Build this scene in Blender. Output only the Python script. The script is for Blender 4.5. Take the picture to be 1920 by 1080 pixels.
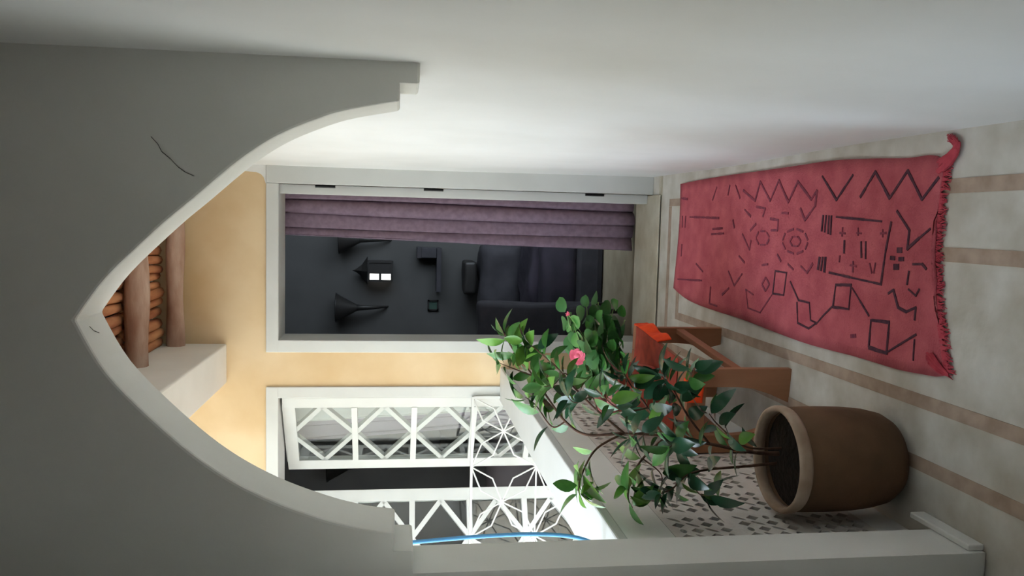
import bpy, bmesh, math, random
from mathutils import Vector, Matrix
random.seed(7)
S = bpy.context.scene
COL = S.collection
for o in list(bpy.data.objects): bpy.data.objects.remove(o)

# ------------------------------------------------------------------ camera
F_PX, H_CAM = 1500.0, 1.5
def _axes(vu=670.0, vv=748.0, roll=0.8):
    y = Vector((vu-540, 960-vv, F_PX)).normalized()
    a = math.radians(roll)
    z = Vector((math.sin(a), math.cos(a), 0.0)); z.z = -(z.x*y.x+z.y*y.y)/y.z; z.normalize()
    x = y.cross(z)
    if x.x < 0: x = -x
    return x, y, z
AX, AY, AZ = _axes()
CR = Vector((AX.x, AY.x, AZ.x)); CU = Vector((AX.y, AY.y, AZ.y)); CF = Vector((AX.z, AY.z, AZ.z))
cam_d = bpy.data.cameras.new('camera'); cam = bpy.data.objects.new('camera', cam_d); COL.objects.link(cam)
cam_d.sensor_width = 36.0; cam_d.lens = 36.0*F_PX/1920.0; cam_d.clip_start = 0.05
mw = Matrix.Identity(4)
for i, v in enumerate((-CU, CR, -CF)):
    for j in range(3): mw[j][i] = v[j]
mw.translation = (0, 0, H_CAM)
cam.matrix_world = mw
S.camera = cam

# photo pixel -> point on a plane of the place
def ray(px, py): return CR*((540-py)/F_PX) + CU*(-(px-960)/F_PX) + CF
def onY(px, py, Y):
    d = ray(px, py); t = Y/d.y; return Vector((d.x*t, Y, H_CAM+d.z*t))
def onZ(px, py, Z=0.0):
    d = ray(px, py); t = (Z-H_CAM)/d.z; return Vector((d.x*t, d.y*t, Z))

# ------------------------------------------------------------------ sky and exposure
W = bpy.data.worlds.new('sky'); S.world = W; W.use_nodes = True
bg = W.node_tree.nodes['Background']; bg.inputs['Color'].default_value = (0.74, 0.875, 1.0, 1); bg.inputs['Strength'].default_value = 1.0
S.view_settings.view_transform = 'Standard'; S.view_settings.look = 'None'
S.view_settings.gamma = 1.0; S.view_settings.use_curve_mapping = False
S.view_settings.exposure = 3.15

# ------------------------------------------------------------------ materials
def lin(c):
    f = lambda v: (v/255/12.92) if v/255 <= 0.04045 else ((v/255+0.055)/1.055)**2.4
    return (f(c[0]), f(c[1]), f(c[2]), 1.0)
MATS = {}
def mat(name, c1, c2=None, scale=6.0, rough=0.85, bump=0.0, bscale=30.0, emis=0.0, spec=0.3, stretch=None, metal=0.0, detail=4.0, lo=0.35, hi=0.65):
    m = bpy.data.materials.new(name); m.use_nodes = True; nt = m.node_tree
    b = nt.nodes['Principled BSDF']; b.inputs['Roughness'].default_value = rough
    b.inputs['Specular IOR Level'].default_value = spec; b.inputs['Metallic'].default_value = metal
    tc = nt.nodes.new('ShaderNodeTexCoord'); src = tc.outputs['Object']
    if stretch:
        mp = nt.nodes.new('ShaderNodeMapping'); mp.inputs['Scale'].default_value = stretch
        nt.links.new(src, mp.inputs['Vector']); src = mp.outputs['Vector']
    if c2:
        n = nt.nodes.new('ShaderNodeTexNoise'); n.inputs['Scale'].default_value = scale; n.inputs['Detail'].default_value = detail
        r = nt.nodes.new('ShaderNodeValToRGB'); r.color_ramp.elements[0].color = lin(c1); r.color_ramp.elements[1].color = lin(c2)
        r.color_ramp.elements[0].position = lo; r.color_ramp.elements[1].position = hi
        nt.links.new(src, n.inputs['Vector']); nt.links.new(n.outputs['Fac'], r.inputs['Fac']); nt.links.new(r.outputs['Color'], b.inputs['Base Color'])
    else: b.inputs['Base Color'].default_value = lin(c1)
    if bump:
        n2 = nt.nodes.new('ShaderNodeTexNoise'); n2.inputs['Scale'].default_value = bscale; n2.inputs['Detail'].default_value = 5
        bm_ = nt.nodes.new('ShaderNodeBump'); bm_.inputs['Strength'].default_value = bump; bm_.inputs['Distance'].default_value = 0.01
        nt.links.new(src, n2.inputs['Vector']); nt.links.new(n2.outputs['Fac'], bm_.inputs['Height']); nt.links.new(bm_.outputs['Normal'], b.inputs['Normal'])
    if emis:
        b.inputs['Emission Color'].default_value = lin(c1); b.inputs['Emission Strength'].default_value = emis
    MATS[name] = m; return m
mat('plaster', (238,236,230), (230,228,221), 2.5, 0.9, 0.25, 9)
mat('plaster_wall', (240,239,237), (232,231,228), 2.0, 0.88, 0.15, 5)
mat('ochre', (212,180,136), (228,202,164), 2.2, 0.85, 0.15, 12, detail=6)
mat('white_paint', (208,208,204), (200,200,196), 3, 0.45, 0.05, 30, spec=0.4)
mat('iron_white', (206,206,202), None, rough=0.4)
mat('floor', (222,217,208), (190,182,167), 7, 0.55, 0.25, 18, detail=9, lo=0.3, hi=0.7)
mat('band', (188,166,148), (166,143,125), 14, 0.6, 0.2, 30)
mat('sill', (205,198,180), (184,174,152), 6, 0.6, 0.15, 25)
mat('tile', (226,219,211), (214,206,197), 12, 0.85, 0.2, 60)
mat('painted_hole_shade', (44,32,27), (30,23,20), 10, 0.95)  # dark brown with the shade inside the tile holes put into the colour
mat('beam', (206,180,162), (160,122,102), 9, 0.9, 0.6, 25, stretch=(0.35,1,1), detail=7)
mat('stick', (220,158,112), (176,112,78), 12, 0.85, 0.5, 40, stretch=(1,0.2,1))
mat('terracotta', (122,92,70), (98,76,58), 6, 0.9, 0.3, 30, detail=6)
mat('terracotta_lip', (190,168,148), (164,138,116), 10, 0.9, 0.3, 40)
mat('terracotta_red', (188,92,72), (160,72,58), 8, 0.85, 0.1, 30)
mat('pink_clay', (226,150,146), (210,128,124), 8, 0.7)
mat('soil', (24,19,15), (36,29,23), 40, 1.0, 0.8, 60)
mat('wood', (180,130,98), (156,106,76), 7, 0.6, 0.15, 20, stretch=(1,1,0.15), detail=6)
mat('wood_top', (156,104,76), (132,84,60), 7, 0.6, 0.15, 20, stretch=(1,0.15,1))
mat('rug', (210,108,116), (188,88,98), 10, 0.95, 0.5, 160, detail=8)
mat('motif', (70,44,58), (96,58,70), 60, 0.95)
mat('motif_pale', (150,66,82), (120,60,76), 60, 0.95)
mat('curtain', (138,118,134), (124,104,120), 30, 0.8, 0.05, 200)
mat('white_cloth', (240,240,236), None, rough=0.9)
mat('curtain_lilac', (170,156,170), None, rough=0.85)
mat('cloth_orange', (250,84,24), (232,66,22), 20, 0.8)
mat('cloth_brown', (170,70,50), (140,56,44), 20, 0.85)
mat('leaf_a', (80,134,64), (60,114,54), 20, 0.27, spec=0.7)
mat('leaf_b', (48,92,64), (38,76,54), 20, 0.24, spec=0.8)
mat('leaf_c', (116,168,66), (92,148,56), 20, 0.35, spec=0.6)
mat('leaf_d', (56,104,50), (42,84,42), 14, 0.5, spec=0.4)
mat('leaf_dry', (150,140,96), (122,112,78), 14, 0.8)
mat('bark', (112,82,66), (86,62,50), 30, 0.9, 0.4, 60)
mat('green_stem', (120,150,84), None, rough=0.6)
mat('petal', (240,120,140), (226,92,120), 20, 0.6)
mat('hose', (96,170,228), None, rough=0.18, spec=0.6)
mat('black_iron', (28,26,25), None, rough=0.5)
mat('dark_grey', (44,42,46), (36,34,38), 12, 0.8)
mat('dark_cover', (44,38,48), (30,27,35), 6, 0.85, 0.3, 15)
mat('pale_cover', (150,140,146), None, rough=0.9)
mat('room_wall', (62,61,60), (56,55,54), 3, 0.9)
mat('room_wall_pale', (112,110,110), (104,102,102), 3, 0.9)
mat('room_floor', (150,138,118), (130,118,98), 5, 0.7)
mat('lamp_glow', (255,252,244), None, emis=0.6)
mat('green_frame', (40,60,52), None, rough=0.7)
mat('court_floor', (140,100,80), (120,84,66), 4, 0.9)
mat('court_wall', (226,220,206), (214,206,190), 2, 0.9)
mat('crack', (70,66,60), None, rough=1.0)
mat('thread', (206,84,96), (182,64,78), 30, 0.95)
g = bpy.data.materials.new('glass'); g.use_nodes = True; nt = g.node_tree; nt.nodes.clear()
out = nt.nodes.new('ShaderNodeOutputMaterial'); mx = nt.nodes.new('ShaderNodeMixShader'); tr = nt.nodes.new('ShaderNodeBsdfTransparent'); gl = nt.nodes.new('ShaderNodeBsdfGlossy')
gl.inputs['Roughness'].default_value = 0.02; mx.inputs['Fac'].default_value = 0.11; tr.inputs['Color'].default_value = (0.93,0.95,0.94,1)
nt.links.new(tr.outputs[0], mx.inputs[1]); nt.links.new(gl.outputs[0], mx.inputs[2]); nt.links.new(mx.outputs[0], out.inputs[0]); MATS['glass'] = g

# ------------------------------------------------------------------ mesh helpers
def link(name, me, m, parent=None, smooth=False):
    if m and not me.materials: me.materials.append(MATS[m])
    if smooth:
        for p in me.polygons: p.use_smooth = True
    o = bpy.data.objects.new(name, me); COL.objects.link(o)
    if parent: o.parent = parent
    return o
class MB:
    def __init__(s): s.v = []; s.f = []
    def add(s, vs, fs):
        n = len(s.v); s.v += [tuple(v) for v in vs]; s.f += [tuple(i+n for i in f) for f in fs]
    def box(s, a, b):
        x0,y0,z0 = a; x1,y1,z1 = b
        s.add([(x0,y0,z0),(x1,y0,z0),(x1,y1,z0),(x0,y1,z0),(x0,y0,z1),(x1,y0,z1),(x1,y1,z1),(x0,y1,z1)],
              [(0,3,2,1),(4,5,6,7),(0,1,5,4),(1,2,6,5),(2,3,7,6),(3,0,4,7)])
    def bar(s, p, q, w, t, up=Vector((0,1,0))):          # rectangular bar p->q, w across, t along up
        p, q = Vector(p), Vector(q); d = (q-p).normalized(); up = Vector(up); sd = d.cross(up).normalized(); up = sd.cross(d).normalized()
        vs = [c + sd*(w/2*a) + up*(t/2*b) for c in (p,q) for a,b in ((-1,-1),(1,-1),(1,1),(-1,1))]
        s.add(vs, [(0,3,2,1),(4,5,6,7),(0,1,5,4),(1,2,6,5),(2,3,7,6),(3,0,4,7)])
    def tube(s, pts, r, n=8, cap=True):
        pts = [Vector(p) for p in pts]; rs = r if isinstance(r, (list,tuple)) else [r]*len(pts)
        vs = []; prev = None
        for i, p in enumerate(pts):
            d = (pts[min(i+1,len(pts)-1)] - pts[max(i-1,0)]).normalized()
            if prev is None: a = d.orthogonal().normalized()
            else: a = (prev - d*prev.dot(d)).normalized()
            prev = a; b = d.cross(a)
            vs += [p + (a*math.cos(2*math.pi*k/n) + b*math.sin(2*math.pi*k/n))*rs[i] for k in range(n)]
        fs = [(i*n+k, i*n+(k+1)%n, (i+1)*n+(k+1)%n, (i+1)*n+k) for i in range(len(pts)-1) for k in range(n)]
        if cap: fs += [tuple(range(n))[::-1], tuple((len(pts)-1)*n+k for k in range(n))]
        s.add(vs, fs)
    def lathe(s, prof, n=40, c=(0,0,0)):
        vs = []
        for r, z in prof: vs += [(c[0]+r*math.cos(2*math.pi*k/n), c[1]+r*math.sin(2*math.pi*k/n), c[2]+z) for k in range(n)]
        s.add(vs, [(i*n+k, i*n+(k+1)%n, (i+1)*n+(k+1)%n, (i+1)*n+k) for i in range(len(prof)-1) for k in range(n)])
    def poly(s, pts, dv):                                # polygon extruded by vector dv
        n = len(pts); dv = Vector(dv); pts = [Vector(p) for p in pts]
        s.add(pts + [p+dv for p in pts], [tuple(range(n))[::-1], tuple(range(n,2*n))] + [(k,(k+1)%n,n+(k+1)%n,n+k) for k in range(n)])
    def mesh(s, name):
        me = bpy.data.meshes.new(name); me.from_pydata(s.v, [], s.f)
        bm = bmesh.new(); bm.from_mesh(me); bmesh.ops.remove_doubles(bm, verts=bm.verts, dist=1e-6); bmesh.ops.recalc_face_normals(bm, faces=bm.faces); bm.to_mesh(me); bm.free()
        return me
    def build(s, name, m, parent=None, smooth=False, bevel=0.0):
        o = link(name, s.mesh(name), m, parent, smooth)
        if bevel:
            b = o.modifiers.new('bevel', 'BEVEL'); b.width = bevel; b.segments = 2; b.limit_method = 'ANGLE'; b.angle_limit = 0.7
        return o
def tag(o, label=None, cat=None, group=None, kind=None):
    if label: o['label'] = label
    if cat: o['category'] = cat
    if group: o['group'] = group
    if kind: o['kind'] = kind
    return o
def empty(name, loc=(0,0,0), rz=0.0):
    o = bpy.data.objects.new(name, None); COL.objects.link(o); o.location = loc; o.rotation_euler = (0,0,rz); o.empty_display_size = 0.1
    return o
def struct(o, label, cat): return tag(o, label, cat, kind='structure')
def spline(pts, n=8):
    out = []
    P = [pts[0]] + list(pts) + [pts[-1]]
    for i in range(1, len(P)-2):
        p0,p1,p2,p3 = [Vector(q) for q in P[i-1:i+3]]
        for k in range(n):
            t = k/n
            out.append(0.5*((2*p1) + (p2-p0)*t + (2*p0-5*p1+4*p2-p3)*t*t + (3*p1-p0-3*p2+p3)*t**3))
    out.append(Vector(pts[-1])); return out
def sst(t, a, b):
    t = max(0, min(1, (t-a)/(b-a))); return t*t*(3-2*t)
def panel(xs, zs, holes, y0, y1):                       # wall in the xz plane made of cells, without the cells in holes
    m = MB()
    for i in range(len(xs)-1):
        for j in range(len(zs)-1):
            if (i,j) in holes: continue
            a,b,c,d = xs[i],xs[i+1],zs[j],zs[j+1]
            m.add([(a,y0,c),(b,y0,c),(b,y0,d),(a,y0,d)], [(0,1,2,3)]); m.add([(a,y1,c),(b,y1,c),(b,y1,d),(a,y1,d)], [(3,2,1,0)])
            for (di,dj,q) in ((-1,0,((a,c),(a,d))),(1,0,((b,d),(b,c))),(0,-1,((b,c),(a,c))),(0,1,((a,d),(b,d)))):
                k = (i+di, j+dj)
                if k in holes or not (0 <= k[0] < len(xs)-1 and 0 <= k[1] < len(zs)-1):
                    (p,r),(p2,r2) = q; m.add([(p,y0,r),(p2,y0,r2),(p2,y1,r2),(p,y1,r)], [(0,1,2,3)])
    return m

# ================================================================== STRUCTURE
D = 4.65            # back wall
YA, YB = 1.79, 1.95 # arch wall front and rear
XP = -0.875         # parapet inner face
ZC = 2.79           # ceiling lattice
def right_x(y, z): return 0.281 + 0.055*sst(z, 0.15, 1.4)*(1-sst(y, 2.1, 4.2)) + 0.004*math.sin(y*3.1+z*1.7)

# floor with inlaid bands
m = MB(); m.box((-0.95,-2.0,-0.25),(0.5,D,0.0)); floor = struct(m.build('floor','floor'), 'cream mottled stone floor of the gallery', 'floor')
def band(pts, w=0.040):
    for a, b in zip(pts[:-1], pts[1:]):
        m = MB(); m.bar((a[0],a[1],0.0004),(b[0],b[1],0.0004), w, 0.0036, (0,0,1)); m.build('inlaid_band','band',floor)
xa, xb, xc, xd = onZ(1850,345).x, onZ(1850,482).x, onZ(1650,725).x, onZ(1800,905).x
ya = onZ(1255,450).y
band([(xa,-1.8),(xa,ya+0.018)]); band([(xb,-1.8),(xb,ya-0.19)]); band([(xc,-1.8),(xc,ya-0.19)]); band([(xd,-1.8),(xd,ya+0.018)])
band([(xa-0.022,ya),(xd+0.022,ya)]); band([(xb+0.02,ya-0.17),(xc-0.02,ya-0.17)])
m = MB(); m.box((-0.70,4.47,0.0),(0.176,4.92,0.018)); struct(m.build('trim_1','sill',bevel=0.004), 'worn cream stone sill across the curtained doorway', 'sill')
m = MB(); m.box((-0.86,4.47,0.0),(0.283,4.50,0.010)); m.build('sill_edge','sill',floor)

# right wall
m = MB(); ny, nz = 60, 24
ys = [-2+ (D+2)*i/ny for i in range(ny+1)]; zs = [2.95*j/nz for j in range(nz+1)]
m.add([(right_x(y,z),y,z) for y in ys for z in zs], [(i*(nz+1)+j, i*(nz+1)+j+1, (i+1)*(nz+1)+j+1, (i+1)*(nz+1)+j) for i in range(ny) for j in range(nz)])
m.add([(0.55,-2,0),(0.55,D,0),(0.55,D,2.95),(0.55,-2,2.95)], [(0,1,2,3)])
m.add([(0.3,-2,2.95),(0.55,-2,2.95),(0.55,D,2.95),(0.3,D,2.95)], [(0,1,2,3)])
struct(m.build('wall_right','plaster_wall',smooth=False), 'long plain white plaster wall beside the red rug', 'wall')
for p in bpy.data.objects['wall_right'].data.polygons: p.use_smooth = len(p.vertices) == 4 and p.area < 0.1

# arch wall with stepped corbels
def arch_pts():
    R = [(140,600),(200,520),(300,425),(360,375),(450,300),(520,255),(600,222),(660,205),(750,190)]
    L = [(140,600),(200,700),(300,800),(400,880),(500,935),(600,972),(680,992),(740,1000)]
    r = spline([onY(*p,YA) for p in R], 5); l = spline([onY(*p,YA) for p in L], 5)
    lo = [Vector((-0.812,YA,0)), Vector((-0.812,YA,1.457)), Vector((-0.758,YA,1.457)), Vector((-0.758,YA,1.502))]
    hi = [Vector((0.295,YA,1.502)), Vector((0.295,YA,1.459)), Vector((0.40,YA,1.459))]
    return lo + l[::-1] + r[1:] + hi
AP = arch_pts(); ZT = 2.86
m = MB(); th = Vector((0,YB-YA,0))
path = [Vector((-1.06,YA,0))] + AP
for a, b in zip(path[:-1], path[1:]):
    if abs(b.x-a.x) > 1e-5:
        ta, tb = Vector((a.x,YA,ZT)), Vector((b.x,YA,ZT))
        m.add([a,b,tb,ta], [(0,1,2,3)]); m.add([a+th,b+th,tb+th,ta+th], [(3,2,1,0)]); m.add([ta,tb,tb+th,ta+th], [(0,1,2,3)])
    m.add([a,b,b+th,a+th], [(3,2,1,0)])
m.add([path[0],path[0]+th,Vector((-1.06,YB,ZT)),Vector((-1.06,YA,ZT))], [(0,1,2,3)])
arch = struct(m.build('wall_arch','plaster',bevel=0.006), 'grey shaded plaster wall with a pointed arch and stepped corbels', 'arch')
def crack(pts, w, nrm, par, name='crack'):
    m = MB()
    for i, (a, b) in enumerate(zip(pts[:-1], pts[1:])):
        m.bar(a, b, w*(0.5+0.7*random.random()), 0.0012, nrm)
    m.build(name,'crack',par)
crack([onY(*p,YA-0.0004) for p in [(283,256),(296,270),(303,284),(320,298),(334,313),(348,323),(364,330)]], 0.0016, (0,1,0), arch)
crack([onY(*p,YA+0.05+0.012*i) for i,p in enumerate([(168,612),(176,620),(186,624)])], 0.0015, (0.6,0,1), arch)
m = MB(); m.box((-0.812,1.80,0.0),(-0.795,2.04,0.045)); struct(m.build('baseboard_pier','plaster',bevel=0.004), 'low white skirting block at the foot of the arch pier', 'skirting')

# back wall, ochre, with doorway and window
xs = [-3.6,-2.24,-1.036,-0.706,0.18,0.6]; zs = [-3.3,0.0,2.17,3.5]
wb = struct(panel(xs, zs, {(1,1),(3,1)}, D, D+0.25).build('wall_back','ochre'), 'warm ochre plaster end wall around the doorway and window', 'wall')
# white painted margin to the right of the ochre, with rounded lower corner
m = MB()
pr = [(0.172,2.236),(0.19,2.243),(0.212,2.25),(0.228,2.265),(0.238,2.29),(0.241,2.34),(0.240,2.9),(0.30,2.9),(0.30,2.236)]
m.poly([(x,D-0.007,z) for x,z in pr], (0,0.009,0))
struct(m.build('trim_2','plaster_wall'), 'white painted margin above the door beside the right wall', 'trim')

# door surround
d1 = struct(empty('door_1',(-0.26,D,0)), 'open doorway with white surround and black hinges', 'door')
def child_world(o, par):
    o.parent = par; o.matrix_parent_inverse = Matrix.Translation(-Vector(par.location)); return o
def part(mb, name, mt, par, **k):
    return child_world(mb.build(name, mt, None, **k), par)
m = MB(); m.box((-0.774,D-0.018,0.0),(-0.704,D+0.252,2.17)); part(m,'door_surround','white_paint',d1,bevel=0.004)
m = MB(); m.box((-0.774,D-0.018,2.167),(0.18,D+0.252,2.236)); part(m,'door_surround','white_paint',d1,bevel=0.004)
m = MB(); m.box((0.18,D-0.016,0.0),(0.30,D+0.06,2.236)); part(m,'door_surround','white_paint',d1,bevel=0.004)
m = MB(); m.box((0.125,D+0.035,0.019),(0.18,D+0.085,2.17)); part(m,'door_frame','white_paint',d1,bevel=0.003)
for z0, z1 in ((1.861,1.972),(1.247,1.36),(0.291,0.404)):
    m = MB(); m.tube([(0.171,D+0.033,z0),(0.171,D+0.033,z1)],0.0075,10); part(m,'hinge','black_iron',d1)

# ceiling: logs and laurel branches
m = MB(); m.box((-1.0,YB,2.845),(0.5,D,2.95)); ceil = struct(m.build('ceiling','plaster'), 'rustic gallery ceiling of round logs and terracotta coloured branches', 'ceiling')
for yb, zb_, rb in ((4.57,2.703,0.045),(3.95,2.718,0.054),(3.33,2.72,0.05),(2.70,2.715,0.052),(2.12,2.72,0.05)):
    m = MB(); ph = random.random()*6
    pts = [(-0.80+1.2*k/14, yb+0.008*math.sin(k*0.7+ph), zb_+0.005*math.sin(k*0.5+ph)) for k in range(15)]
    m.tube(pts, [rb+0.004*math.sin(k*1.1+ph) for k in range(15)], 12); m.build('ceiling_log','beam',ceil,smooth=True)
edges = [4.65, 4.56, 3.95, 3.33, 2.70, 2.12]
for a, b in zip(edges[1:-1], edges[2:]):
    x = -0.74
    while x < 0.34:
        w = random.uniform(0.040,0.062); m = MB(); j = random.uniform(-0.012,0.012)
        n = 5; pts = [(x+w/2+j*(k/(n-1)-0.5)*2+random.uniform(-.003,.003), a+(b-a)*k/(n-1), 2.793+random.uniform(-0.007,0.007)) for k in range(n)]
        m.tube(pts, [w/2*random.uniform(0.94,1.06) for _ in pts], 8); m.build('branch','stick',ceil,smooth=True)
        x += w*1.02
# white edge beam over the parapet
m = MB(); m.box((-0.952,YB,2.452),(-0.728,D,2.95)); struct(m.build('trim_3','plaster',bevel=0.008), 'white plaster edge beam under the log ceiling above the parapet', 'beam')

# near part of the gallery (behind and beside the camera)
m = MB(); m.box((-1.05,-2.0,-0.25),(XP,YA,0.893)); m.box((-1.05,-2.0,0.893),(XP,0.85,2.95)); m.box((-1.05,0.85,1.50),(XP,YA,2.95)); m.box((-1.05,1.58,0.893),(XP,YA,1.50)); struct(m.build('wall_left','plaster'), 'plain white wall left of the viewer with an unseen low opening added for light over a parapet', 'wall')  # opening is out of view, added and sized to light the lower right wall
m = MB(); m.box((-6.0,2.55,2.98),(-1.0,D,3.06)); struct(m.build('added_eave','court_wall'), 'unseen eave added to shade the end wall and courtyard window', 'eave')  # added out of view to keep sky light off the window and end wall
m = MB(); m.box((-1.05,-2.2,0.0),(0.55,-2.0,2.95)); struct(m.build('wall_rear','plaster'), 'plain plaster wall closing the gallery behind the viewer', 'wall')
m = MB(); m.box((-1.0,-2.2,2.86),(0.55,YB,3.0)); struct(m.build('ceiling_near','plaster'), 'plain plaster ceiling before the arch', 'ceiling')

# parapet with perforated tiles
TZ0, TS = 0.10, 0.205
m = MB(); xo = -1.05
m.box((xo,YB-0.02,-0.25),(XP-0.022,D,0.86))                                   # core behind the tiles
m.box((XP-0.022,YB-0.02,-0.05),(XP,D,TZ0)); m.box((XP-0.022,YB-0.02,TZ0+3*TS),(XP,D,0.86))
m.box((XP-0.022,YB-0.02,TZ0),(XP,2.06,TZ0+3*TS)); m.box((XP-0.022,2.06+12*TS,TZ0),(XP,D,TZ0+3*TS))
par = struct(m.build('wall_parapet','plaster'), 'white gallery parapet with three rows of perforated tiles', 'parapet')
m = MB(); m.box((xo-0.012,YB,0.86),(XP+0.012,D,0.893)); m.build('coping','white_paint',par,bevel=0.006)
m = MB(); m.box((XP-0.024,2.06,TZ0),(XP-0.0205,2.06+12*TS,TZ0+3*TS)); m.build('hole_shade_sheet','painted_hole_shade',par)  # added sheet, shade and view through the holes put into its colour
def hole_shape(kind, n=16):
    o = []
    for k in range(n):
        a = 2*math.pi*k/n; c, s_ = math.cos(a), math.sin(a)
        if kind == 'diamond': r = 0.46/(abs(c)+abs(s_))**1.0
        elif kind == 'oval': r = 0.34*0.22/math.hypot(0.22*c,0.34*s_)
        else:
            q = a - math.pi/4; cc, ss = math.cos(q), math.sin(q); r = 0.56*0.16/math.hypot(0.16*cc,0.56*ss)
        o.append((r*c, r*s_))
    return o
def tile_mesh():
    m = MB(); N = 16; g = 0.016; cs = (TS-2*g)/4; t = 0.014
    kinds = [['oval','diamond','leaf','diamond'],['diamond','leaf','diamond','oval'],['oval','diamond','leaf','diamond'],['diamond','oval','diamond','leaf']]
    sq = []
    for k in range(N):
        a = 2*math.pi*k/N; c, s_ = math.cos(a), math.sin(a); r = 0.5/max(abs(c),abs(s_)); sq.append((r*c, r*s_))
    # exact square corners: snap ring points closest to corners
    for cx, cz in ((.5,.5),(-.5,.5),(-.5,-.5),(.5,-.5)):
        k = min(range(N), key=lambda i: math.hypot(sq[i][0]-cx, sq[i][1]-cz)); sq[k] = (cx,cz)
    for i in range(4):
        for j in range(4):
            kd = kinds[i][j]; hs = hole_shape(kd); flip = -1 if (i+j) % 2 else 1
            oy, oz = g+cs*(i+0.5), g+cs*(j+0.5)
            if flip < 0 and kd == 'leaf': hs = [(-a,b) for a,b in hs][::-1]; hs = hs[-1:]+hs[:-1] if False else hs
            # sort hole points by angle to pair with the square ring
            hs = sorted(hs, key=lambda p: math.atan2(p[1],p[0]) % (2*math.pi))
            vs = []
            for x in (0.0,-t):
                vs += [(x, oy+a*cs, oz+b*cs) for a,b in sq] + [(x, oy+a*cs, oz+b*cs) for a,b in hs]
            fs = []
            for k in range(N):
                k2 = (k+1)%N
                fs += [(k,k2,N+k2,N+k), (N+k,N+k2,3*N+k2,3*N+k)]
            m.add(vs, fs)
    # plain rim
    T = TS
    for (a,b,c,d) in ((0,T,0,g),(0,T,T-g,T),(0,g,g,T-g),(T-g,T,g,T-g)):
        m.add([(0,a,c),(0,b,c),(0,b,d),(0,a,d)], [(0,1,2,3)])
    return m.mesh('perforated_tile')
tm = tile_mesh(); tm.materials.append(MATS['tile'])
for i in range(12):
    for j in range(3):
        o = bpy.data.objects.new('perforated_tile', tm); COL.objects.link(o); o.parent = par
        o.location = (XP+0.001, 2.06+i*TS, TZ0+j*TS)

# courtyard beyond the parapet
m = MB(); m.box((-6.0,-3.0,-3.5),(-1.05,6.0,-3.3)); struct(m.build('floor_courtyard','court_floor'), 'terracotta courtyard floor one storey below the gallery', 'floor')
m = MB(); m.box((-6.2,-3.0,-3.5),(-6.0,6.0,3.2)); struct(m.build('wall_courtyard','court_wall'), 'pale unseen wall added on the far side of the courtyard for the light', 'wall')  # unseen wall, added to balance the light entering the gallery
m = MB(); m.box((-6.0,-3.2,-3.5),(-1.05,-3.0,6.5)); struct(m.build('wall_courtyard_end','court_wall'), 'pale unseen courtyard wall behind the viewer, added tall to cut sky light', 'wall')  # unseen wall, raised high to block sky light on the window

# rooms behind the openings
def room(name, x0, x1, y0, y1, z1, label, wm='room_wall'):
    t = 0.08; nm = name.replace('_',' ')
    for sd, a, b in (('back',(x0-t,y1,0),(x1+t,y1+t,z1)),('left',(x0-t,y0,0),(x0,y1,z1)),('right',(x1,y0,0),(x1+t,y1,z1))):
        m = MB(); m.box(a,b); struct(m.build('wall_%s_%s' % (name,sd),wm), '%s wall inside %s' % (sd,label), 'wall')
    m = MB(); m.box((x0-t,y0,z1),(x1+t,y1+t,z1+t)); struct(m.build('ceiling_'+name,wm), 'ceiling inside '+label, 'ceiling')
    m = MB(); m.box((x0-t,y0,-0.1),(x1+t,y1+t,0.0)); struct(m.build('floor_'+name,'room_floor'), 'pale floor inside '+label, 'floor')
Y0 = D+0.25
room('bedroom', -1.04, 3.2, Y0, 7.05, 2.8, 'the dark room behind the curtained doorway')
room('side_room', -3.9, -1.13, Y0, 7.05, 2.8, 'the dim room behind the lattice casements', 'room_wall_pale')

# ================================================================== WINDOW with lattice casements
w1 = struct(empty('window_1',(-1.638,D,0)), 'tall white window with two half open lattice casements', 'window')
m = MB(); m.box((-1.038,D-0.018,-0.05),(-0.974,D+0.252,2.17)); part(m,'window_surround','white_paint',w1,bevel=0.004)
m = MB(); m.box((-2.30,D-0.018,2.167),(-0.974,D+0.252,2.236)); part(m,'window_surround','white_paint',w1,bevel=0.004)
m = MB(); m.box((-2.30,D-0.018,-0.05),(-2.24,D+0.06,2.17)); part(m,'window_surround','white_paint',w1,bevel=0.004)
def casement(hx, hy, fx, fy):
    w = math.hypot(fx-hx, fy-hy); ang = math.atan2(fy-hy, fx-hx)
    o_f = MB(); st, t = 0.075, 0.04; Z0, Z1 = 0.03, 2.155
    o_f.box((0,-t/2,Z0),(st,t/2,Z1)); o_f.box((w-st,-t/2,Z0),(w,t/2,Z1)); o_f.box((st,-t/2,Z1-0.07),(w-st,t/2,Z1)); o_f.box((st,-t/2,Z0),(w-st,t/2,Z0+0.09))
    fr = o_f.build('casement','white_paint',None,bevel=0.003)
    fr.location = (hx,hy,0); fr.rotation_euler = (0,0,ang); fr.parent = w1; fr.matrix_parent_inverse = Matrix.Translation(-Vector(w1.location))
    zs = [Z1-0.035, 1.745, 1.393, 1.033, 0.68, 0.33, Z0+0.06]
    for z in zs[1:-1]:
        b = MB(); b.bar((st,0,z),(w-st,0,z),0.034,0.05); b.build('crossbar','white_paint',fr)
    x0, x1, xm = st, w-st, w/2
    for a, b in zip(zs[:-1], zs[1:]):
        zm = (a+b)/2; bh = 0.020
        for p, q in (((xm,a),(x0,zm)),((xm,a),(x1,zm)),((x0,zm),(xm,b)),((x1,zm),(xm,b))):
            k = MB(); k.bar((p[0],-0.004,p[1]),(q[0],-0.004,q[1]),0.028,0.034); k.build('diagonal_bar','white_paint',fr)
    gp = MB(); gp.box((st,0.010,Z0+0.09),(w-st,0.013,Z1-0.07)); gp.build('pane','glass',fr)
    return fr
casement(-1.040, D+0.05, -1.556, D+0.35)
casement(-2.236, D+0.05, -1.712, D+0.35)

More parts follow.
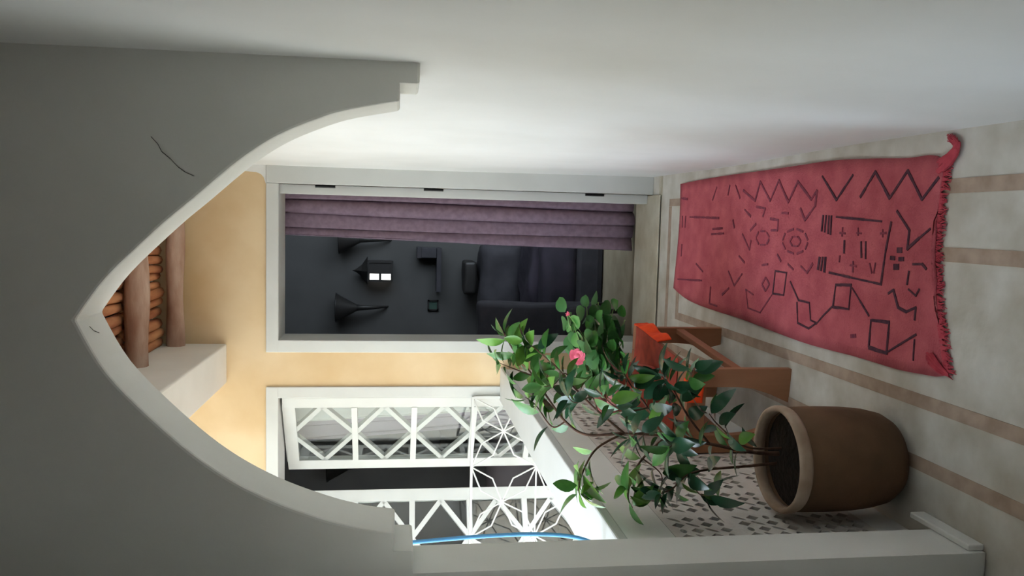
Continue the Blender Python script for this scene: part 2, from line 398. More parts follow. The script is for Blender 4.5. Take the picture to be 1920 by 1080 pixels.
# iron guard rail in front of the window
gr = tag(empty('guard_rail',(-1.638,4.615,0.0)), 'thin white iron guard rail of star motifs before the lattice window', 'railing')
YG = 4.615
m = MB(); m.box((-2.25,YG-0.012,1.048),(-1.03,YG+0.012,1.062)); part(m,'top_rail','iron_white',gr)
m = MB(); m.box((-2.25,YG-0.012,0.075),(-1.03,YG+0.012,0.090)); part(m,'bottom_rail','iron_white',gr)
for x in (-2.245,-1.035):
    m = MB(); m.box((x-0.008,YG-0.008,0.0),(x+0.008,YG+0.008,1.05)); part(m,'post','iron_white',gr)
cx = [-1.035,-1.24,-1.455,-1.67,-1.885,-2.10,-2.245]; rz_ = [1.055,0.868,0.665,0.472,0.275,0.082]
for z in (0.665,0.275):
    m = MB(); m.tube([(-2.245,YG,z),(-1.035,YG,z)],0.0055,6); part(m,'rod','iron_white',gr)
for i in range(6):
    for j in range(5):
        # nodes sit where column and row parity agree
        if (i+j) % 2 == 0: P, Q = (cx[i],rz_[j]), (cx[i+1],rz_[j+1])
        else: P, Q = (cx[i+1],rz_[j]), (cx[i],rz_[j+1])
        dx, dz = Q[0]-P[0], Q[1]-P[1]
        for a, b in ((0.33,0.68),(0.67,0.32)):
            m = MB(); m.tube([(P[0],YG,P[1]),(P[0]+a*dx,YG,P[1]+b*dz),(Q[0],YG,Q[1])],0.005,6); part(m,'rod','iron_white',gr)

# curtain behind right casement
def drape(name, mt, x0t, x1t, x0b, x1b, zt, zb, y, amp, folds, par=None, ph=0.0, nx=110, nz=22):
    m = MB(); vs = []
    for j in range(nz+1):
        t = j/nz; z = zt+(zb-zt)*t
        for i in range(nx+1):
            s = i/nx; w = s + 0.035*math.sin(5*s+3*t+ph)
            a = amp*(0.75+0.35*t)*(0.8+0.35*math.sin(7*s+ph))
            fy = 0.4-1.5*abs(math.sin(math.pi*folds*w+ph+0.35*t))**0.55
            xx = (x0t+(x1t-x0t)*s)*(1-t) + (x0b+(x1b-x0b)*s)*t
            vs.append((xx + 0.012*math.sin(2*math.pi*folds*w*1.0+1.3)*(1 if 0.02<s<0.98 else 0), y+a*fy, z + (0.008*math.sin(9*s) if j == nz else 0)))
    m.add(vs, [(j*(nx+1)+i, j*(nx+1)+i+1, (j+1)*(nx+1)+i+1, (j+1)*(nx+1)+i) for j in range(nz) for i in range(nx)])
    o = m.build(name, mt, par, smooth=True); sl = o.modifiers.new('solid','SOLIDIFY'); sl.thickness = 0.003; return o
cu = empty('curtain',(0,4.87,2.28)); tag(cu, 'long mauve curtain hanging in folds along one side of the dark doorway', 'curtain')
c = drape('drape','curtain', 0.158,-0.112, 0.165,-0.162, 2.27,0.022, 4.985, 0.042, 3.6); child_world(c,cu)
m = MB(); m.tube([(-0.85,4.975,2.285),(0.6,4.975,2.285)],0.012,10); part(m,'curtain_rod','black_iron',cu)
cu2 = drape('curtain','curtain_lilac',-1.28,-1.44,-1.16,-1.27,2.3,0.05,5.13,0.02,2,ph=1.0,nx=50)
tag(cu2,'narrow lilac curtain behind the glass of a lattice casement','curtain')
cu3 = drape('curtain','white_cloth',-1.09,-1.30,-1.09,-1.18,2.3,0.05,5.08,0.015,2,ph=0.3,nx=50)
tag(cu3,'white curtain behind the lattice casement glass beside the ochre wall','curtain')

# ================================================================== INSIDE THE DARK ROOM
YW = 7.05
ln = tag(empty('wall_lantern',(-0.45,YW-0.1,1.6)), 'small dark pointed lantern with two glowing panes on the dark wall', 'lantern')
c0 = onY(708,508,YW-0.1)
m = MB(); L = 0.085
m.box((c0.x-0.085,YW-0.16,c0.z-0.13),(c0.x+0.085,YW-0.01,c0.z-0.115)); m.box((c0.x-0.085,YW-0.16,c0.z+0.07),(c0.x+0.085,YW-0.01,c0.z+0.085))
for sx in (-1,1):
    for yy in (YW-0.15,YW-0.02): m.box((c0.x+sx*0.08-0.008,yy-0.008,c0.z-0.12),(c0.x+sx*0.08+0.008,yy+0.008,c0.z+0.08))
m.box((c0.x-0.02,YW-0.15,c0.z-0.115),(c0.x+0.08,YW-0.13,c0.z+0.07)); m.box((c0.x-0.08,YW-0.153,c0.z-0.03),(c0.x+0.0,YW-0.137,c0.z-0.015))
part(m,'frame','black_iron',ln)
m = MB(); m.lathe([(0.125,0.0),(0.05,0.05),(0.012,0.10),(0.002,0.13)],4,(c0.x,YW-0.085,c0.z+0.085)); part(m,'pointed_cap','black_iron',ln)
for za, zb in ((-0.112,-0.034),(-0.012,0.064)):
    m = MB(); m.box((c0.x-0.072,YW-0.147,c0.z+za),(c0.x-0.022,YW-0.14,c0.z+zb)); part(m,'pane','lamp_glow',ln)
def sconce(px, py, label, Y=YW):
    c = onY(px,py,Y-0.06); r = tag(empty('torch_sconce',(c.x,Y,c.z)), label, 'sconce', 'torch sconces on the dim walls')
    m = MB(); m.lathe([(0.0,-0.01),(0.12,0.0),(0.128,0.015),(0.115,0.0),(0.035,-0.15),(0.03,-0.16)],20,(c.x,Y-0.13,c.z)); part(m,'cone','black_iron',r,smooth=True)
    m = MB(); m.tube([(c.x,Y-0.13,c.z-0.15),(c.x,Y-0.10,c.z-0.28),(c.x,Y-0.03,c.z-0.40),(c.x,Y,c.z-0.42)],[0.028,0.018,0.010,0.010],8); part(m,'stem','black_iron',r,smooth=True)
sconce(634,575,'fully visible black funnel shaped wall sconce near the glowing lantern')
sconce(640,448,'black funnel shaped wall sconce half hidden by the mauve curtain')
sconce(618,872,'black funnel shaped wall sconce glimpsed between the lattice casements')
a, b = onY(822,470,YW), onY(822,545,YW)
m = MB(); m.box((b.x,YW-0.16,a.z-0.02),(a.x+0.03,YW,a.z+0.02)); tag(m.build('wall_shelf','dark_grey',bevel=0.003),'narrow dark shelf on the back wall of the dark room','shelf')
m = MB(); m.box((a.x-0.06,YW-0.14,a.z+0.02),(a.x+0.03,YW-0.01,a.z+0.17)); m.box((a.x-0.065,YW-0.145,a.z+0.15),(a.x+0.035,YW-0.005,a.z+0.19)); tag(m.build('storage_box','dark_grey',bevel=0.006),'small dark lidded box on the wall shelf','box')
p = onY(812,572,YW); pc = tag(empty('picture_frame',(p.x,YW,p.z)),'tiny dark green framed picture below the funnel sconce','picture')
m = MB(); s_ = 0.047
for q in ((-s_,-s_,s_,-s_+.014),(-s_,s_-.014,s_,s_),(-s_,-s_,-s_+.014,s_),(s_-.014,-s_,s_,s_)): m.box((p.x+q[0],YW-0.02,p.z+q[1]),(p.x+q[2],YW,p.z+q[3]))
part(m,'frame','black_iron',pc); m = MB(); m.box((p.x-s_+.01,YW-0.01,p.z-s_+.01),(p.x+s_-.01,YW-0.004,p.z+s_-.01)); part(m,'print','green_frame',pc)
# daybed with dark cover
def soft(name, mt, a, b, par=None, bev=0.06, sub=True, noise=0.012):
    m = MB(); m.box(a,b); o = m.build(name,mt,None)
    bm = bmesh.new(); bm.from_mesh(o.data); bmesh.ops.bevel(bm, geom=bm.edges[:], offset=bev, segments=3, affect='EDGES', profile=0.6)
    bmesh.ops.subdivide_edges(bm, edges=[e for e in bm.edges if e.calc_length() > 0.15], cuts=5, use_grid_fill=True)
    for v in bm.verts: v.co += Vector((math.sin(v.co.y*17+v.co.z*9), math.sin(v.co.x*13+v.co.z*11), math.sin(v.co.x*15+v.co.y*12)))*noise
    bm.to_mesh(o.data); bm.free()
    for p_ in o.data.polygons: p_.use_smooth = True
    if par: child_world(o, par)
    return o
db = tag(empty('daybed',(-0.45,6.2,0)),'low daybed under a dark rumpled throw in the dark room','daybed')
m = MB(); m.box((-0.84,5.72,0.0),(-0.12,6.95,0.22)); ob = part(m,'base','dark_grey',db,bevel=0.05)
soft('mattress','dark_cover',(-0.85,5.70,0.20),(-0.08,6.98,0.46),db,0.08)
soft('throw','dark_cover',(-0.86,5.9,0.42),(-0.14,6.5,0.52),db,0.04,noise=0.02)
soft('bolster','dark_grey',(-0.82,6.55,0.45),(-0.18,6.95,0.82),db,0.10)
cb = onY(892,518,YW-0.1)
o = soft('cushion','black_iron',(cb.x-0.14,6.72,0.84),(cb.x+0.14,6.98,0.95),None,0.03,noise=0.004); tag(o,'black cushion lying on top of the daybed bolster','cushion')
ar = tag(empty('armchair',(-0.72,5.5,0)),'dark armchair just inside the doorway in front of the daybed','armchair')
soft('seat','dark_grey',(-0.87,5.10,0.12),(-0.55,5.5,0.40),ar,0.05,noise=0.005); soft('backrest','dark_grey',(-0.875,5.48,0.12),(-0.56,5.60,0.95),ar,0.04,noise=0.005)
for lx in (-0.85,-0.58):
    for ly in (5.18,5.58):
        m = MB(); m.box((lx-0.015,ly-0.015,0),(lx+0.015,ly+0.015,0.16)); part(m,'leg','black_iron',ar)
# pouf and dark chair in the side room
po = tag(empty('pouf',(-1.95,6.2,0)),'pale rounded pouf behind the guard rail in the side room','pouf')
m = MB(); m.lathe([(0.0,0.0),(0.2,0.0),(0.27,0.08),(0.29,0.22),(0.26,0.36),(0.18,0.42),(0.0,0.44)],28,(-1.95,6.2,0.35)); part(m,'cover','pale_cover',po,smooth=True)
m = MB(); m.lathe([(0.0,0.0),(0.22,0.0),(0.22,0.35),(0.0,0.35)],24,(-1.95,6.2,0.0)); part(m,'base','dark_grey',po)
ch = tag(empty('dark_chair',(-1.9,6.75,0)),'black high backed chair behind the pale pouf','chair')
m = MB(); m.box((-2.05,6.55,0.40),(-1.65,6.95,0.46)); part(m,'seat','black_iron',ch,bevel=0.01)
m = MB(); m.box((-2.05,6.92,0.46),(-1.65,6.96,1.12)); part(m,'backrest','black_iron',ch,bevel=0.015)
for lx in (-2.03,-1.67):
    for ly in (6.57,6.93):
        m = MB(); m.box((lx-0.02,ly-0.02,0),(lx+0.02,ly+0.02,0.41)); part(m,'leg','black_iron',ch)

# ================================================================== RUG
ZR = 0.010
rt = [(1275,345),(1330,334),(1400,324),(1480,313),(1560,301),(1640,297),(1700,296),(1745,291),(1772,300)]
lf = [(1263,540),(1300,568),(1400,602),(1500,640),(1600,668),(1680,692),(1730,702),(1755,706),(1775,702)]
RT = spline([onZ(*p,ZR) for p in rt], 6); LF = spline([onZ(*p,ZR) for p in lf], 6)
near = [(1772,300),(1776,335),(1768,400),(1764,450),(1752,520),(1752,580),(1748,640),(1775,702)]
rug = tag(empty('rug',(-0.1,3.1,0.0)),'long faded red woven rug with dark geometric motifs and frayed end','rug')
m = MB(); n = len(RT); K = 14
def rz(x,y): return ZR + 0.0022*math.sin(x*9+y*4) + 0.0015*math.sin(y*13+x*3)
vs = []
for i in range(n):
    for k in range(K+1):
        t = k/K; p = RT[i]*(1-t) + LF[i]*t
        e = (i/(n-1))**8; p.y += e*0.045*math.sin(math.pi*t)          # frayed end bows inwards
        p.y -= (1-i/(n-1))**8*0.02*math.sin(math.pi*t)
        vs.append((p.x,p.y,rz(p.x,p.y)))
m.add(vs, [(i*(K+1)+k, i*(K+1)+k+1, (i+1)*(K+1)+k+1, (i+1)*(K+1)+k) for i in range(n-1) for k in range(K)])
w_ = m.build('weave','rug',None,smooth=True); sl = w_.modifiers.new('solid','SOLIDIFY'); sl.thickness = 0.008; sl.offset = -1; child_world(w_, rug)
rug_vs = vs
def zz(a): return (1200+a[0]/2.076, 220+a[1]/2.076)
def motif(strokes, w=0.010, mt='motif', name='motif'):
    for st in strokes:
        m = MB()
        P = [onZ(*zz(q), ZR) for q in st]; P = [Vector((p.x,p.y,rz(p.x,p.y)+0.0016)) for p in P]
        for a, b in zip(P[:-1], P[1:]):
            d = (b-a).normalized(); nseg = max(1, int((b-a).length/0.03))
            for k in range(nseg):
                q0 = a+(b-a)*(k/nseg) - d*0.002; q1 = a+(b-a)*((k+1)/nseg) + d*0.002
                q0.z = rz(q0.x,q0.y)+0.0016; q1.z = rz(q1.x,q1.y)+0.0016
                m.bar(q0, q1, w*random.uniform(0.6,1.0), 0.002, (0,0,1))
        part(m,name,mt,rug)
def ring(cx_, cy_, r, n=8, gap=0.0, sy=1.0):
    out = []
    for k in range(n):
        a0 = 2*math.pi*(k+gap/2)/n; a1 = 2*math.pi*(k+1-gap/2)/n
        out.append([(cx_+r*math.cos(a0),cy_+sy*r*math.sin(a0)),(cx_+r*math.cos(a1),cy_+sy*r*math.sin(a1))])
    return out
motif([[(405,285),(450,325),(470,250),(510,325),(545,245),(580,330),(617,250),(665,320),(688,285),(680,345),(640,400),(624,355)]], 0.012, 'motif_pale','zigzag_motif')
motif([[(710,230),(765,322),(830,225)]],0.010,'motif','zigzag_motif'); motif([[(858,310),(915,212),(970,315),(1040,208),(1100,320),(1165,235)]],0.011,'motif','zigzag_motif')
motif([[(282,322),(298,272)],[(345,302),(352,265)],[(375,265),(392,315)]],0.010,'motif_pale')
motif([[(765,388),(850,396),(940,405)],[(978,408),(958,520),(940,652)],[(940,650),(860,632),(740,604)]],0.009,'motif','frame_motif')
motif([[(712,382),(706,442)],[(724,382),(718,446)],[(735,384),(732,452)],[(745,384),(742,456)]],0.010,'motif','block_motif')
motif([[(700,545),(694,592)],[(712,545),(706,596)],[(724,545),(720,602)]],0.014,'motif','block_motif')
motif([[(790,430),(788,462)],[(780,450),(800,452)],[(850,432),(850,458)],[(845,450),(862,452)],[(945,438),(945,465)],[(938,452),(958,450)]],0.008,'motif_pale','dot_motif')
motif([[(798,480),(797,528)],[(862,485),(864,545)],[(880,485),(880,550)]],0.009,'motif','bar_motif')
motif([[(780,540),(779,562)],[(832,562),(832,602)],[(822,575),(844,580)],[(896,570),(904,605)],[(918,568),(912,605)]],0.008,'motif_pale','dot_motif')
motif([[(1000,365),(1052,440),(1045,515)],[(1045,512),(1090,472),(1135,435)]],0.010,'motif','hook_motif')
motif([[(1005,517),(1022,517)],[(978,547),(994,549)],[(1012,552),(1030,552)],[(992,582),(1010,582)]],0.020,'motif','flower_motif')
motif([[(1068,572),(1105,572),(1120,590)],[(1052,600),(1044,650)],[(1050,670),(1078,695),(1092,670)]],0.008,'motif','loop_motif')
motif([[(970,685),(990,672),(1008,740),(1040,757),(1078,740),(1072,788)]],0.009,'motif','hook_motif')
motif([[(767,650),(826,650),(816,746),(756,736),(767,650)],[(756,740),(816,748)],[(768,654),(826,655)]],0.008,'motif','lozenge_motif')
motif([[(830,665),(892,772)],[(752,738),(720,770)],[(690,805),(720,770)]],0.007,'motif','link_motif')
motif([[(900,790),(972,800),(960,915),(890,892),(900,790)],[(905,788),(972,796)],[(890,900),(962,920)]],0.009,'motif','lozenge_motif')
motif([[(962,914),(1076,846)],[(1070,866),(1064,945)]],0.008,'motif','link_motif')
motif([[(527,598),(570,605),(560,692),(518,686),(527,598)]],0.008,'motif','lozenge_motif')
motif([[(518,686),(470,760),(420,742),(410,670)],[(410,670),(440,690)]],0.007,'motif_pale','link_motif')
motif([[(585,640),(618,712),(662,722),(668,790),(692,800),(660,822),(616,800),(612,720)]],0.008,'motif','lozenge_motif')
motif(ring(603,483,48,8,0.35,1.0)+ring(603,483,20,6,0.2),0.009,'motif_pale','rosette_motif')
motif(ring(478,470,26,6,0.3,1.1)+ring(490,650,14,4,0.1,1.8),0.010,'motif_pale','rosette_motif')
motif([[(410,360),(432,385)],[(455,348),(490,355),(480,385)],[(430,440),(452,415)],[(510,395),(540,400),(536,440),(512,440)],[(400,455),(425,515),(432,480)],[(385,540),(405,565)],[(475,575),(498,572)],[(535,535),(548,560)],[(575,572),(595,592)],[(625,580),(650,605),(672,570)],[(345,600),(365,655),(395,610)],[(555,372),(578,374)]],0.011,'motif_pale','small_motif')
motif([[(165,385),(165,428)],[(178,385),(176,428)],[(195,388),(310,392)],[(165,495),(163,540)],[(150,630),(240,635)],[(280,455),(330,452)],[(285,435),(325,432)],[(220,570),(245,600)],[(275,660),(270,725),(300,735)],[(345,665),(320,690)],[(365,400),(370,430)]],0.012,'motif_pale','small_motif')
motif([[(822,852),(840,850)],[(160,315),(185,318)]],0.014,'motif_pale','dot_motif')
# frayed fringe
m = MB(); q = [Vector(v) for v in rug_vs[-(K+1):]]
for k in range(K):
    for j in range(26):
        t = random.random(); p = q[k]*(1-t) + q[k+1]*t; p.z = 0.008
        L = random.uniform(0.012,0.035); a = random.uniform(-0.7,0.7)
        e = p + Vector((math.sin(a)*L, -math.cos(a)*L, -0.004)); mid = (p+e)/2 + Vector((random.uniform(-.004,.004),0,0.003)); p.y += 0.01
        m.tube([p,mid,e],[0.0022,0.0018,0.001],4,False)
fo = part(m,'fringe','thread',rug); fo['kind'] = 'stuff'
m = MB()
tp = [onZ(*p,0.012) for p in [(1768,312),(1782,300),(1793,285),(1797,270)]]
for j in range(46):
    off = Vector((random.uniform(-.018,.018),random.uniform(-.016,.016),random.uniform(0,.008)))
    endp = onZ(1784+random.uniform(-10,12), 256+random.uniform(-6,10), 0.006)
    m.tube([tp[0]+off,tp[1]+off*0.8,tp[2]+off*0.6,tp[3]+off*0.5,endp],[0.004,0.004,0.0035,0.003,0.001],5,False)
part(m,'tassel','thread',rug)['kind'] = 'stuff'
m = MB(); tp = [onZ(*p,0.012) for p in [(1745,672),(1758,688),(1770,698),(1778,703)]]
for j in range(26):
    off = Vector((random.uniform(-.016,.016),random.uniform(-.016,.016),random.uniform(0,.006)))
    m.tube([tp[0]+off,tp[1]+off*0.7,tp[2]+off*0.4,tp[3]+off*0.2],[0.004,0.004,0.003,0.0012],5,False)
part(m,'tassel','thread',rug)['kind'] = 'stuff'

# ================================================================== STOOL with cloth
a5 = math.atan2(0.068,0.71)
st = tag(empty('low_table',(-0.536,2.85,0.0),-a5),'low wooden plank table with flared legs beside the parapet','table')
TWD, TLN, TH = 0.335, 0.71, 0.415    # width to the left, length, height
def leg(x_out, sgn, y, flare):
    m = MB(); pr = [(0,0),(0,TH-0.02),(-0.072,TH-0.02),(-0.072,0.21),(-0.078,0.15),(-0.100,0.08),(-flare,0.0)]
    pts = [(x_out + (px if sgn > 0 else -px), y, pz) for px, pz in pr]
    m.poly(pts, (0,0.028,0)); m.build('leg','wood',st,bevel=0.002)
leg(0,1,0,0.135); leg(-TWD,-1,0,0.135); leg(0,1,TLN-0.028,0.078); leg(-TWD,-1,TLN-0.028,0.078)
for xx in (-0.016,-TWD+0.016):
    m = MB(); m.box((xx-0.011,0.028,0.185),(xx+0.011,TLN-0.028,0.222)); m.build('stretcher','wood_top',st,bevel=0.002)
for yy in (0.0,TLN-0.028):
    m = MB(); m.box((-TWD+0.072,yy+0.003,0.335),(-0.072,yy+0.025,TH-0.02)); m.build('apron','wood',st)
for k in range(3):
    w = (TWD+0.02)/3; m = MB(); m.box((-TWD-0.01+k*w+0.001,-0.012,TH-0.02),(-TWD-0.01+(k+1)*w-0.001,TLN+0.012,TH)); m.build('top_plank','wood_top',st,bevel=0.002)
tc_ = tag(empty('table_cloth',(-0.536,2.85,TH),-a5),'reddish brown cloth with bright orange border on the low table','cloth')
def sheet(x0,x1,y0,y1,drops,nx=24,ny=30,t=0.0):
    m = MB(); vs = []
    for j in range(ny+1):
        for i in range(nx+1):
            x = x0+(x1-x0)*i/nx; y = y0+(y1-y0)*j/ny; z = 0.004 + 0.0015*math.sin(x*40)*math.sin(y*31)
            ex = max(0, x-(0.012)); wy = 0.008*math.sin(y*34)
            ey = max(0,-0.014-y)
            if ex > 0: z -= ex*0.97; x = 0.014 + ex*0.2 + wy*min(1,ex*20)
            if ey > 0: z -= ey*0.97; y = -0.017 - ey*0.2 + 0.006*math.sin(x*40)*min(1,ey*20)
            vs.append((x,y,z))
    m.add(vs, [(j*(nx+1)+i, j*(nx+1)+i+1, (j+1)*(nx+1)+i+1, (j+1)*(nx+1)+i) for j in range(ny) for i in range(nx)])
    return m
o = sheet(-0.30,0.012,0.10,0.66,0).build('cloth_centre','cloth_brown',tc_,smooth=True); s = o.modifiers.new('solid','SOLIDIFY'); s.thickness = 0.003; s.offset = 1
o = sheet(0.010,0.075,0.36,0.70,0,10,24).build('orange_border','cloth_orange',tc_,smooth=True); s = o.modifiers.new('solid','SOLIDIFY'); s.thickness = 0.003; s.offset = 1
o = sheet(-0.125,-0.04,-0.075,0.02,0,10,14).build('orange_border','cloth_orange',tc_,smooth=True); s = o.modifiers.new('solid','SOLIDIFY'); s.thickness = 0.003; s.offset = 1

# ================================================================== PLANTS
def leaf_mesh(name, L, wd, fold, curl, round_=False, n=6):
    m = MB(); vs = []
    for i in range(n+1):
        t = i/n
        w = wd*(math.sin(math.pi*min(1,t*0.98+0.01))**0.75*(1-0.35*t) if not round_ else math.sin(math.pi*min(1,max(0.0,t)))**0.5)
        y = L*t; z = -curl*L*t*t
        vs += [(-w,y,z+fold*w),(0,y,z),(w,y,z+fold*w)]
    m.add(vs, [f for i in range(n) for f in ((3*i,3*i+1,3*i+4,3*i+3),(3*i+1,3*i+2,3*i+5,3*i+4))])
    me = bpy.data.meshes.new(name); me.from_pydata(m.v, [], m.f)
    for p_ in me.polygons: p_.use_smooth = True
    return me
def leaf_set(mats, shapes):
    out = []
    for mt in mats:
        for k, sh in enumerate(shapes):
            me = leaf_mesh('leaf_%s_%d' % (mt,k), *sh); me.materials.append(MATS[mt]); out.append((mt,me))
    return out
def place_leaf(par, stem, me, pos, d, up, s=1.0):
    d = d.normalized(); sd = d.cross(up)
    if sd.length < 1e-3: sd = d.orthogonal()
    sd.normalize(); u = sd.cross(d)
    M = Matrix.Identity(4)
    for i, v in enumerate((sd, d, u)):
        for j in range(3): M[j][i] = v[j]*s
    M.translation = pos - par.location
    o = bpy.data.objects.new('leaf', me); COL.objects.link(o); o.parent = stem; o.matrix_basis = M
    return o
# big terracotta pot with ficus-like shrub
PX, PY = -0.692, 2.222
pp = tag(empty('potted_shrub',(PX,PY,0)),'tall glossy leaved shrub in a large brown terracotta pot by the parapet','potted plant')
m = MB(); m.lathe([(0.0,0.0),(0.095,0.0),(0.120,0.012),(0.138,0.042),(0.149,0.09),(0.155,0.15),(0.157,0.23),(0.155,0.345),(0.143,0.345),(0.140,0.2),(0.12,0.06),(0.0,0.05)],48); pot = m.build('pot','terracotta',pp,smooth=True)
m = MB(); m.lathe([(0.141,0.335),(0.1555,0.330),(0.1595,0.340),(0.1600,0.356),(0.157,0.366),(0.150,0.369),(0.144,0.364),(0.141,0.350),(0.141,0.335)],48); m.build('rim','terracotta_lip',pot,smooth=True)
m = MB(); m.lathe([(0.0,0.335),(0.05,0.332),(0.1,0.328),(0.1425,0.322)],32); m.build('soil','soil',pot,smooth=True)
LS = leaf_set(['leaf_a','leaf_b','leaf_c'], [(0.086,0.025,0.22,0.25),(0.074,0.022,0.38,0.1),(0.094,0.027,0.15,0.42)])
by = {}
for mt, me in LS: by.setdefault(mt,[]).append(me)
def P3(p): return onY(p[0],p[1],p[2])
branches = [  # photo x, photo y, distance; thickness at root
 ([(1476,850,2.275),(1440,850,2.27),(1400,846,2.27),(1330,832,2.29),(1250,818,2.33),(1170,812,2.36)],0.008,6,'b'),
 ([(1476,866,2.29),(1400,874,2.27),(1330,880,2.22),(1290,890,2.19),(1262,915,2.17),(1240,925,2.16)],0.005,18,'b'),
 ([(1470,840,2.26),(1400,838,2.22),(1350,800,2.16),(1330,776,2.12)],0.004,14,'b'),
 ([(1170,812,2.36),(1100,815,2.42),(1060,790,2.45),(1030,750,2.48),(1000,705,2.50),(965,660,2.52),(945,625,2.53)],0.005,34,'a'),
 ([(1170,812,2.36),(1120,770,2.36),(1080,730,2.38),(1045,690,2.4),(1005,655,2.42),(985,640,2.42)],0.004,28,'a'),
 ([(1170,812,2.36),(1120,840,2.34),(1095,880,2.30),(1085,915,2.28),(1088,930,2.28)],0.004,18,'c'),
 ([(1250,818,2.33),(1205,860,2.28),(1180,905,2.24),(1178,935,2.22),(1186,952,2.22)],0.004,18,'c'),
 ([(1330,832,2.29),(1290,780,2.22),(1262,730,2.18),(1240,705,2.16)],0.004,20,'b'),
 ([(1250,818,2.33),(1215,765,2.26),(1185,725,2.22),(1170,700,2.2)],0.004,22,'b'),
 ([(1250,818,2.33),(1225,810,2.22),(1200,812,2.12),(1180,822,2.08)],0.003,14,'b'),
 ([(1330,832,2.29),(1290,822,2.2),(1270,826,2.12),(1255,840,2.08)],0.003,14,'b'),
 ([(1060,790,2.45),(1035,800,2.46),(1005,760,2.47),(985,745,2.48)],0.003,12,'a'),
 ([(1000,705,2.50),(960,690,2.53),(935,680,2.55)],0.0025,9,'a'),
 ([(1290,890,2.19),(1310,925,2.16),(1330,930,2.14)],0.0025,6,'b'),
 ([(1205,860,2.28),(1240,890,2.24),(1235,925,2.2)],0.0025,9,'b'),
 ([(1215,765,2.26),(1180,770,2.18),(1150,760,2.12),(1130,740,2.1)],0.003,16,'b'),
 ([(1262,730,2.18),(1290,715,2.12),(1300,690,2.08)],0.0025,10,'b'),
 ([(1080,730,2.38),(1060,700,2.3),(1040,720,2.25),(1020,725,2.24)],0.0025,12,'a'),
 ([(1120,770,2.36),(1110,745,2.3),(1080,755,2.25),(1065,745,2.22)],0.003,12,'b'),
]
for pts, r0, nl, kd in branches:
    P = spline([P3(q) for q in pts], 6); m = MB(); N = len(P)
    m.tube([p-Vector((PX,PY,0)) for p in P],[r0*(1-0.65*i/N) for i in range(N)],7); stm = m.build('stem','bark',pp,smooth=True)
    for k in range(nl):
        t = 0.22+0.78*((k+random.random())/nl)**0.75 if nl > 8 else 0.5+0.5*k/nl
        i = min(N-2, int(t*(N-1))); p = P[i].lerp(P[i+1], t*(N-1)-i)
        ax = (P[i+1]-P[max(0,i-1)]).normalized()
        ang = 2.4*k + random.uniform(-.5,.5); a1 = ax.orthogonal().normalized(); a2 = ax.cross(a1)
        d = (a1*math.cos(ang)+a2*math.sin(ang))*random.uniform(0.6,1.0) + ax*random.uniform(0.1,0.9) + Vector((0,0,random.uniform(-0.45,0.25)))
        if t > 0.94: d = ax + (a1*math.cos(ang)+a2*math.sin(ang))*0.7
        if (p+d.normalized()*0.09).x < -0.855 and p.z < 0.97: d.x = abs(d.x)
        up = Vector((-0.35+random.uniform(-.4,.4),random.uniform(-.4,.3),1.0))
        r = random.random()
        mt = {'a':('leaf_a' if r < .68 else 'leaf_c' if r < .88 else 'leaf_b'),'b':('leaf_b' if r < .72 else 'leaf_a' if r < .95 else 'leaf_c'),'c':('leaf_c' if r < .5 else 'leaf_a')}[kd]
        place_leaf(pp, stm, random.choice(by[mt]), p + d.normalized()*0.008, d, up, random.uniform(0.68,1.12))
# second plant in the clay pot on the table
QX, QY, QZ = -0.672, 3.20, TH+0.012
p2 = tag(empty('potted_geranium',(QX,QY,QZ)),'bushy pink flowering plant in a red clay pot on the low table','potted plant')
m = MB(); m.lathe([(0.0,0.0),(0.075,0.0),(0.082,0.01),(0.115,0.19),(0.105,0.19),(0.08,0.03),(0.0,0.03)],36); pot2 = m.build('pot','terracotta_red',p2,smooth=True)
m = MB(); m.lathe([(0.104,0.185),(0.122,0.185),(0.126,0.20),(0.125,0.225),(0.116,0.232),(0.106,0.225),(0.104,0.185)],36); m.build('rim','pink_clay',pot2,smooth=True)
m = MB(); m.lathe([(0.0,0.175),(0.108,0.17)],24); m.build('soil','soil',pot2,smooth=True)
LG = leaf_set(['leaf_d','leaf_a','leaf_dry'], [(0.080,0.036,0.18,0.22,True),(0.066,0.031,0.3,0.15,True)])
bg_ = {}
for mt, me in LG: bg_.setdefault(mt,[]).append(me)
base = Vector((QX,QY,QZ+0.18))
tips = [(1062,590,3.2),(1075,606,3.15),(1100,575,3.2),(1122,566,3.22),(1128,600,3.12),(1150,580,3.2),(1172,600,3.15),(1168,640,3.08),(1150,660,3.05),(1120,650,3.0),(1096,632,3.05),(1085,650,3.1),(1110,690,3.08),(1140,700,3.0),(1130,625,3.25),(1072,640,3.2),(1180,670,3.0)]
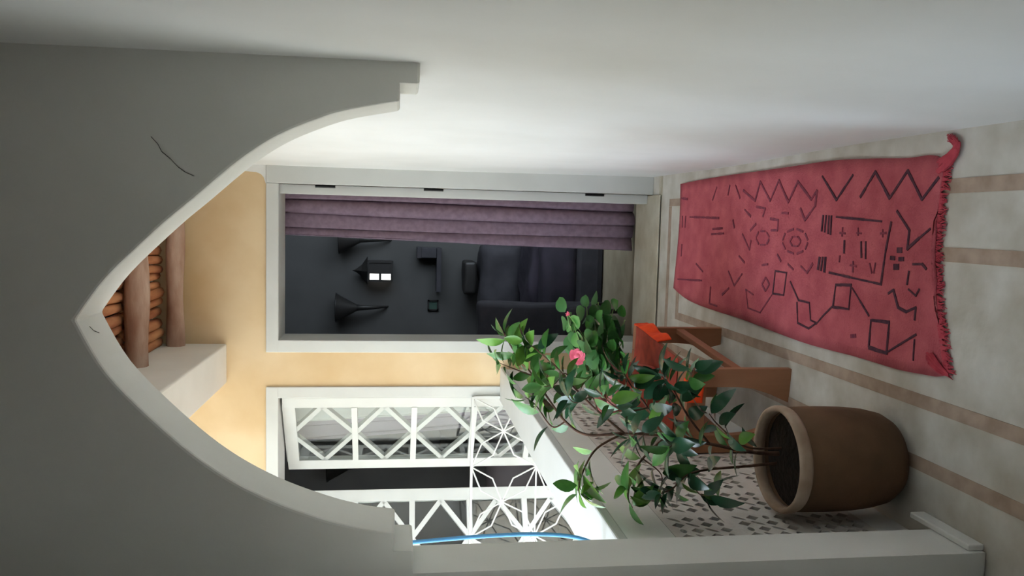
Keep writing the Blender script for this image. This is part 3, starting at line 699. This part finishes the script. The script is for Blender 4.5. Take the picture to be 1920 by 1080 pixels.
for k, tpx in enumerate(tips):
    tp = P3(tpx); mid = (base*0.45+tp*0.55) + Vector((0,0,0.03)); P = spline([base,mid,tp],5); m = MB()
    m.tube([p-Vector((QX,QY,QZ)) for p in P],[0.0035-0.0018*i/len(P) for i in range(len(P))],6); stm = m.build('stem','green_stem',p2,smooth=True)
    for j in range(9):
        t = 0.4+0.6*j/8; i = min(len(P)-2,int(t*(len(P)-1))); p = P[i].lerp(P[i+1], t*(len(P)-1)-i)
        a = 2.4*j+k; d = Vector((math.cos(a),math.sin(a),random.uniform(-0.1,0.5)))
        mt = 'leaf_dry' if (k in (12,13) and j < 4) else random.choice(['leaf_d','leaf_d','leaf_a'])
        place_leaf(p2, stm, random.choice(bg_[mt]), p+d.normalized()*0.012, d, Vector((random.uniform(-.4,.2),-0.5+random.uniform(-.3,.3),1)), random.uniform(0.75,1.1))
def flower(c, r, name, npet):
    pm = MB(); root = c-Vector((QX,QY,QZ))
    vs = []; n = 5
    fl = None
    m = MB()
    for k in range(npet):
        a = 2.4*k; e = 0.25+1.15*(k/npet); rr = r*(0.5+0.5*k/npet)
        d = Vector((math.cos(a)*math.cos(e*0.4), -0.6*math.cos(e)+math.sin(a)*0.5, math.sin(a)*0.8)).normalized()
        sd = d.cross(Vector((0.2,-1,0.3))).normalized()*rr*0.55; u = d*rr
        q = [root, root+u*0.5+sd*0.8, root+u*0.95+sd*0.55+Vector((0,-0.002,0.003)), root+u, root+u*0.95-sd*0.55+Vector((0,-0.003,0)), root+u*0.5-sd*0.8]
        m.add(q, [(0,1,2),(0,2,3),(0,3,4),(0,4,5)])
    # heart
    m.lathe([(0.0,-r*.4),(r*.38,-r*.2),(r*.45,0),(r*.3,r*.3),(0.0,r*.42)],12,root)
    m.build(name,'petal',p2,smooth=True)
flower(P3((1083,668,3.0)),0.036,'flower',26); flower(P3((1065,588,3.1)),0.011,'flower_bud',10)
m = MB(); m.tube([P3((1066,590,3.1))-Vector((QX,QY,QZ)),P3((1078,606,3.12))-Vector((QX,QY,QZ)),P3((1100,640,3.12))-Vector((QX,QY,QZ))],0.0016,5); m.build('flower_stalk','green_stem',p2)
m = MB(); m.tube([P3((1086,670,3.005))-Vector((QX,QY,QZ)),P3((1105,680,3.06))-Vector((QX,QY,QZ)),base-Vector((QX,QY,QZ))],0.002,5); m.build('flower_stalk','green_stem',p2)

# ================================================================== HOSE behind the pier
m = MB(); hp = spline([(-0.90,2.12,2.455),(-0.93,2.16,1.95),(-0.918,2.2,1.60),(-0.905,2.2,1.42),(-0.896,2.2,1.26),(-0.894,2.2,1.11),(-0.905,2.2,0.99),(-0.935,2.2,0.915),(-0.985,2.22,0.903),(-1.03,2.3,0.903)],6)
m.tube(hp,0.006,10); tag(m.build('garden_hose','hose',smooth=True),'bright blue hose hanging behind the arch pier onto the parapet','hose')
